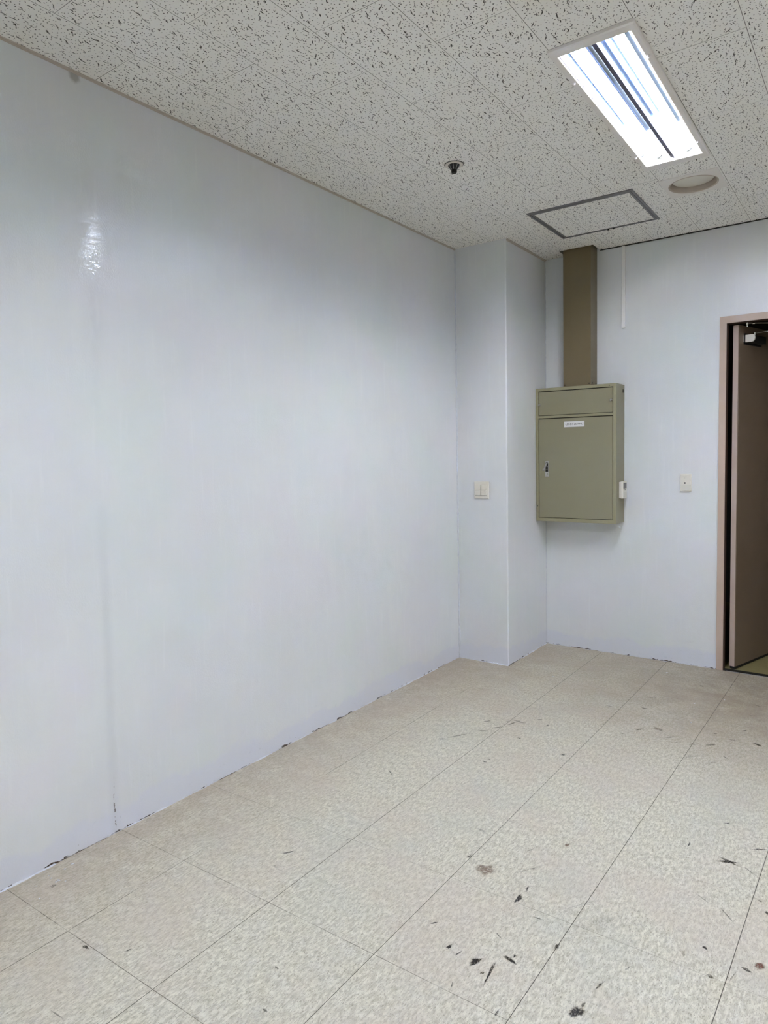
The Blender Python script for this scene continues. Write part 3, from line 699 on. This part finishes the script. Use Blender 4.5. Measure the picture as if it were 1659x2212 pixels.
# ------------------------------------------------------------------ downlight
dl = thing('round_downlight', 'unlit round downlight recessed in a square white plate', 'ceiling light', (DL[0], DL[1], H))
hx, hy, r = 0.150, 0.160, 0.128
b = MB(); bb = b.b; n_ = 64
def sq(a):
    c, s_ = math.cos(a), math.sin(a); k = min(hx / abs(c) if abs(c) > 1e-9 else 9, hy / abs(s_) if abs(s_) > 1e-9 else 9); return c * k, s_ * k
angs = sorted([2 * math.pi * k / n_ for k in range(n_)] + [math.atan2(sy * hy, sx * hx) % (2 * math.pi) for sx in (-1, 1) for sy in (-1, 1)])
O0 = [bb.verts.new((*sq(a), 0.0)) for a in angs]; O1 = [bb.verts.new((*sq(a), -0.003)) for a in angs]
I1 = [bb.verts.new((r * math.cos(a), r * math.sin(a), -0.003)) for a in angs]
for A, B in ((O0, O1), (O1, I1)):
    for k in range(len(angs)): k2 = (k + 1) % len(angs); bb.faces.new((A[k], A[k2], B[k2], B[k]))
b.build('cover_plate', M_DLPLATE, dl)
MB().lathe([(r + 0.001, -0.003), (r - 0.002, -0.0055), (r - 0.008, -0.001), (r - 0.012, 0.030), (r - 0.012, 0.050), (0, 0.050)], (0, 0, 0), 64).build('reflector_ring', M_DLRING, dl, smooth=True)
MB().lathe([(0.0, 0.020), (0.098, 0.0205), (0.106, 0.024), (0.106, 0.034)], (-0.002, 0.004, 0), 64).build('frosted_disc', M_DLDISC, dl, smooth=True)

# ------------------------------------------------------------------ access hatch
hx0, hy0, hx1, hy1 = HATCH
ht = thing('ceiling_access_hatch', 'square ceiling access hatch with grey aluminium frame', 'access hatch', ((hx0 + hx1) / 2, (hy0 + hy1) / 2, H))
def ringbox(x0, y0, x1, y1, w, wn, wf, z0, z1, mat, name, parent):
    o = from_bm(cells([x0, x1], [y0, y1], [(x0 + w, y0 + wn, x1 - w, y1 - wf)], z0, z1), name, mat); under(o, parent); return o
ringbox(hx0, hy0, hx1, hy1, 0.013, 0.018, 0.006, H - 0.006, H + 0.02, M_ALU, 'outer_frame', ht)
ringbox(hx0 + 0.016, hy0 + 0.022, hx1 - 0.016, hy1 - 0.008, 0.013, 0.020, 0.006, H - 0.005, H + 0.02, M_ALU, 'inner_frame', ht)
b = MB(); b.box(hx0 + 0.027, hy0 + 0.040, H - 0.001, hx1 - 0.027, hy1 - 0.013, H + 0.012)
under(b.build('hatch_panel', M_CEIL), ht)
b = MB(); b.box(hx0 + 0.001, hy0 + 0.001, H + 0.004, hx1 - 0.001, hy1 - 0.001, H + 0.0095)
under(b.build('gap_seal', M_BLACK), ht)
b = MB()
for px in (1.03, 1.065): b.lathe([(0, -0.010), (0.005, -0.010), (0.006, -0.001)], (px, hy1 - 0.006, H - 0.001), 12)
for o in b.build('latch_screw', M_BLACK, split=True): under(o, ht)

# ------------------------------------------------------------------ sprinkler head
sp = thing('sprinkler_head', 'small dark sprinkler head in a round cream ceiling plate', 'sprinkler', (0.722, 3.124, H))
MB().lathe([(0.046, 0.0), (0.046, -0.004), (0.043, -0.006), (0.030, -0.005), (0.029, 0.0)], (0, 0, 0), 40).build('escutcheon', M_SPRK_RING, sp, smooth=True)
MB().lathe([(0.049, -0.0002), (0.049, -0.0022), (0.046, -0.0022)], (0, 0, 0), 40).build('shadow_ring', M_BLACK, sp)
MB().lathe([(0.0295, -0.004), (0.024, -0.014), (0.015, -0.026), (0.013, -0.028), (0, -0.028)], (0, 0, 0), 40).build('cup', M_SPRK, sp, smooth=True)
b = MB()
for k in range(8):
    a = k * math.pi / 4 + 0.35
    b.cyl((0.0305 * math.cos(a), 0.0305 * math.sin(a), -0.005), (0.0155 * math.cos(a), 0.0155 * math.sin(a), -0.0275), 0.0016, n=8)
b.build('cage_rib', M_SPRK_RIB, sp, split=True)
MB().lathe([(0, -0.027), (0.0125, -0.027), (0.0145, -0.031), (0.0145, -0.040), (0.012, -0.043), (0, -0.043)], (0, 0, 0), 32).build('sensor_tip', M_BLACK, sp, smooth=True)

# ------------------------------------------------------------------ electrical cabinet
CX0, CX1, CY, CZ0, CZ1 = 0.4065, 1.008, 4.889, 1.000, 2.002
cab = thing('electrical_cabinet', 'olive green steel electrical cabinet mounted on the end wall beside the pillar', 'cabinet', (CX0, CY, CZ0))
UZ0, UZ1, LZ0, LZ1, QX0, QX1 = 1.799, 1.9735, 1.0305, 1.7715, 0.4300, 0.983
b = MB(); hv = [b.b.verts.new((x_, y_, z_)) for y_ in (CY + 0.016, D - 0.0005) for x_, z_ in ((CX0, CZ0), (CX1, CZ0), (CX1, CZ1), (CX0, CZ1))]
b.b.faces.new(hv[4:])
for k in range(4): b.b.faces.new((hv[k], hv[(k + 1) % 4], hv[4 + (k + 1) % 4], hv[4 + k]))
body = under(b.build('body', M_OLIVE), cab)
t = cells([CX0, CX1], [CZ0, CZ1], [(QX0 - 0.0038, LZ0 - 0.0035, QX1 + 0.0038, LZ1 + 0.0065), (QX0 - 0.0038, UZ0 - 0.0035, QX1 + 0.0038, UZ1 + 0.0065)], CY, CY + 0.016)
for v in t.verts: v.co = Vector((v.co.x, v.co.z, v.co.y))
fr_ = from_bm(t, 'front_frame', M_OLIVE2); under(fr_, cab)
b = MB(); b.box(QX0 - 0.0036, CY + 0.0105, LZ0 - 0.0033, QX1 + 0.0036, CY + 0.0145, UZ1 + 0.006)  # black sheet behind both doors, makes the shadowed gaps round them dark
under(b.build('gap_shade_sheet', M_BLACK), cab)
b = MB(); b.box(QX0, CY + 0.001, UZ0, QX1, CY + 0.010, UZ1, 0.001, 1)
ud = under(b.build('upper_door', M_OLIVE), cab)
b = MB(); b.box(QX0, CY + 0.001, LZ0, QX1, CY + 0.010, LZ1, 0.001, 1)
ld = under(b.build('lower_door', M_OLIVE), cab)
for lx, lz in ((0.974, 1.884), (0.437, 1.880)):
    b = MB(); b.cyl((lx, CY + 0.002, lz), (lx, CY - 0.006, lz), 0.0105, n=24); b.cyl((lx, CY - 0.006, lz), (lx, CY - 0.010, lz), 0.0095, 0.006, n=24)
    b.box(lx - 0.001, CY - 0.0108, lz - 0.006, lx + 0.001, CY - 0.0095, lz + 0.006)
    o = b.build('quarter_turn_latch', M_CHROME); o.parent = ud
b = MB(); b.box(0.628, CY - 0.0012, 1.704, 0.779, CY + 0.002, 1.746, 0.0004, 1)
pl = b.build('name_plate', M_PLATE); pl.parent = ld; pl['label'] = 'white plate lettered in black'
def text_mesh(name, s, size, loc, mat, parent, thick=0.0):
    cu = bpy.data.curves.new(name, 'FONT'); cu.body = s; cu.size = size; cu.align_x = 'CENTER'; cu.align_y = 'CENTER'; cu.offset = thick
    o = bpy.data.objects.new(name + '_src', cu); COL.objects.link(o)
    dg = bpy.context.evaluated_depsgraph_get(); me = bpy.data.meshes.new_from_object(o.evaluated_get(dg))
    bpy.data.objects.remove(o); bpy.data.curves.remove(cu)
    me.materials.clear()
    me.transform(Matrix.Translation(loc) @ Matrix.Rotation(math.pi / 2, 4, 'X'))
    b = bmesh.new(); b.from_mesh(me); b.normal_update()
    r = bmesh.ops.extrude_face_region(b, geom=b.faces[:]); bmesh.ops.translate(b, vec=(0, -0.0003, 0), verts=[e for e in r['geom'] if isinstance(e, bmesh.types.BMVert)])
    b.to_mesh(me); b.free()
    return link(name, me, mat, parent)
lt = text_mesh('lettering', 'LD-B1-25 PNL', 0.0215, Vector((0.7035, CY - 0.0013, 1.7252)), M_INK, ld)
lt['label'] = 'black lettering LD-B1-25 PNL'
b = MB()
for sx in (0.637, 0.770): b.cyl((sx, CY - 0.0010, 1.725), (sx, CY - 0.0022, 1.725), 0.0022, n=12)
b.build('plate_screw', M_ALU_L, ld, split=True)
# swing handle
b = MB(); b.box(0.478, CY - 0.003, 1.338, 0.507, CY + 0.002, 1.456, 0.001, 1); b.box(0.4815, CY - 0.0035, 1.345, 0.5035, CY - 0.0025, 1.375)
hd = b.build('handle_plate', M_CHROME); hd.parent = ld; hd['label'] = 'chrome handle plate'
b = MB(); b.box(0.4825, CY - 0.0042, 1.376, 0.5025, CY - 0.0028, 1.440); b.cyl((0.4925, CY - 0.0028, 1.436), (0.4925, CY - 0.0042, 1.436), 0.010, n=20)
o = b.build('handle_recess', M_BLACK); o.parent = ld
b = MB()
HM = Matrix.Translation((0.4925, CY - 0.004, 1.437)) @ Matrix.Rotation(math.radians(-30), 4, 'X') @ Matrix.Rotation(math.radians(14), 4, 'Y')
b.box(-0.006, -0.005, -0.058, 0.006, 0.0, 0.004, 0.002, 2, M=HM); b.box(-0.008, -0.008, -0.064, 0.008, 0.001, -0.050, 0.002, 2, M=HM)
o = b.build('lever', M_STEEL); o.parent = ld
b = MB()
for k, zz in enumerate((1.392, 1.402, 1.412)): b.box(0.485, CY - 0.006, zz, 0.4995, CY - 0.004, zz + 0.004)
b.cyl((0.4925, CY - 0.004, 1.358), (0.4925, CY - 0.007, 1.358), 0.006, n=16)
for o in b.build('lock_barrel', M_CHROME, ld, split=True): pass
b = MB()
for sx, sz, yy in ((0.417, 1.114, CY), (0.962, 1.990, CY), (0.972, 1.038, CY + 0.001)): b.cyl((sx, yy + 0.001, sz), (sx, yy - 0.0012, sz), 0.0032, n=12)
for o in b.build('frame_screw', M_DARK, split=True): under(o, cab)
b = MB(); b.cyl((CX1 - 0.001, 5.052, 1.955), (CX1 + 0.0012, 5.052, 1.955), 0.0135, n=28); 
under(b.build('knockout_hole', M_BLACK), cab)
b = MB(); b.cyl((CX1 + 0.0008, 5.052, 1.955), (CX1 + 0.002, 5.052, 1.955), 0.0165, n=28, caps=False)
under(b.build('knockout_rim', M_OLIVE2), cab)

# wall controller on the cabinet's side
th = thing('wall_thermostat', 'small ivory thermostat with grey display on the cabinet side', 'thermostat', (CX1, 4.995, 1.178))
ty0, ty1, tz0, tz1 = 4.955, 5.050, 1.180, 1.303
b = MB(); b.box(CX1 + 0.0005, ty0 + 0.004, tz0 + 0.003, CX1 + 0.012, ty1 - 0.003, tz1 - 0.003, 0.002); b.box(CX1 + 0.012, ty0, tz0, CX1 + 0.030, ty1, tz1, 0.004, 3)
under(b.build('casing', M_IVORY), th)
b = MB(); b.box(CX1 + 0.0285, ty0 + 0.014, tz1 - 0.053, CX1 + 0.0308, ty1 - 0.014, tz1 - 0.013)
o = under(b.build('display', M_LCD), th)
t = cells([ty0 + 0.012, ty1 - 0.012], [tz1 - 0.055, tz1 - 0.011], [(ty0 + 0.015, tz1 - 0.052, ty1 - 0.015, tz1 - 0.014)], CX1 + 0.0295, CX1 + 0.0312)
for v in t.verts: v.co = Vector((v.co.z, v.co.x, v.co.y))
under(from_bm(t, 'display_bezel', M_BLACK), th)
b = MB(); b.box(CX1 + 0.0295, ty0 + 0.038, tz1 - 0.066, CX1 + 0.034, ty0 + 0.056, tz1 - 0.060, 0.001, 1); b.cyl((CX1 + 0.030, ty0 + 0.022, tz0 + 0.016), (CX1 + 0.0315, ty0 + 0.022, tz0 + 0.016), 0.0028, n=12)
for o in b.build('button', M_BLACK, split=True): under(o, th)
b = MB(); b.box(CX1 + 0.0295, ty0 + 0.004, tz0 + 0.004, CX1 + 0.0308, ty1 - 0.004, tz0 + 0.046, 0.0005, 1)
under(b.build('flap', M_IVORY2), th)

# ------------------------------------------------------------------ cable duct up to the ceiling
b = MB()
b.box(0.600, 4.949, CZ1 + 0.0005, 0.807, D - 0.0005, H + 0.09, 0.0015, 1)
duct = b.build('cable_duct', M_DUCT)
tag(duct, 'brown-olive rectangular steel cable duct rising from the cabinet to the ceiling', 'cable duct')
b = MB()
for sx in (0.612, 0.795): b.cyl((sx, 4.950, CZ1 + 0.018), (sx, 4.9465, CZ1 + 0.018), 0.0045, n=14)
for sy in (4.985, 5.060): b.cyl((0.806, sy, CZ1 + 0.022), (0.8095, sy, CZ1 + 0.022), 0.0045, n=14)
b.build('duct_screw', M_DARK, duct, split=True)

# ------------------------------------------------------------------ small surface trunking
b = MB(); b.box(0.989, D - 0.015, 2.412, 1.014, D - 0.0003, H - 0.0065, 0.002, 2)
tag(b.build('wire_trunking', M_TRUNK), 'thin pale vertical wire trunking hanging down from the ceiling on the end wall', 'trunking')

# ------------------------------------------------------------------ wall switch on the pillar
sw = thing('light_switch', 'square ivory two-gang light switch on the pillar front', 'light switch', (0.201, PY, 1.198))
sx0, sx1, sz0, sz1 = 0.143, 0.261, 1.198, 1.321
b = MB(); b.box(sx0, PY - 0.009, sz0, sx1, PY - 0.0003, sz1, 0.003, 3)
under(b.build('face_plate', M_IVORY), sw)
for k in (0, 1):
    rx = 0.154 + k * 0.047
    for (z0, z1, d0) in ((1.2215, 1.2585, 0.0025), (1.2605, 1.2965, 0.0)):
        b = MB(); M2 = Matrix.Translation((rx + 0.0215, PY - 0.0105 - d0 * (1 if k else 0.4), (z0 + z1) / 2)) @ Matrix.Rotation(math.radians(4 if d0 else -3), 4, 'X')
        b.box(-0.0205, -0.003, -(z1 - z0) / 2, 0.0205, 0.006, (z1 - z0) / 2, 0.0012, 2, M=M2)
        under(b.build('rocker', M_IVORY), sw)
b = MB(); b.box(0.1975, PY - 0.0095, 1.222, 0.1990, PY - 0.0088, 1.296)
for k in (0, 1): b.box(0.153 + k * 0.047, PY - 0.0096, 1.2195, 0.1985 + k * 0.046, PY - 0.0088, 1.2212)
for o in b.build('rocker_gap', M_DARK, split=True): under(o, sw)

# ------------------------------------------------------------------ presence sensor by the door
dt = thing('wall_sensor', 'ivory wall sensor plate with small black hole between cabinet and door', 'wall sensor', (1.432, D, 1.230))
dx0, dx1, dz0, dz1 = 1.396, 1.469, 1.231, 1.352
b = MB(); b.box(dx0, D - 0.012, dz0, dx1, D - 0.0003, dz1, 0.003, 3)
under(b.build('casing', M_IVORY), dt)
b = MB(); b.box(dx0 + 0.0008, D - 0.0135, dz0 + 0.004, dx1 - 0.0008, D - 0.0115, dz0 + 0.050, 0.0008, 1)
under(b.build('lower_cover', M_IVORY2), dt)
b = MB(); b.cyl((1.4275, D - 0.0115, 1.2905), (1.4275, D - 0.0138, 1.2905), 0.0095, n=24)
under(b.build('hole_rim', M_IVORY), dt)
b = MB(); b.cyl((1.4275, D - 0.0130, 1.2905), (1.4275, D - 0.0141, 1.2905), 0.0058, n=24)
under(b.build('sensor_hole', M_BLACK), dt)
b = MB(); b.box(1.413, D - 0.0126, 1.3345, 1.440, D - 0.0118, 1.3365); b.box(1.425, D - 0.0126, 1.318, 1.430, D - 0.0118, 1.331)
for o in b.build('moulded_mark', M_IVORY2, split=True): under(o, dt)
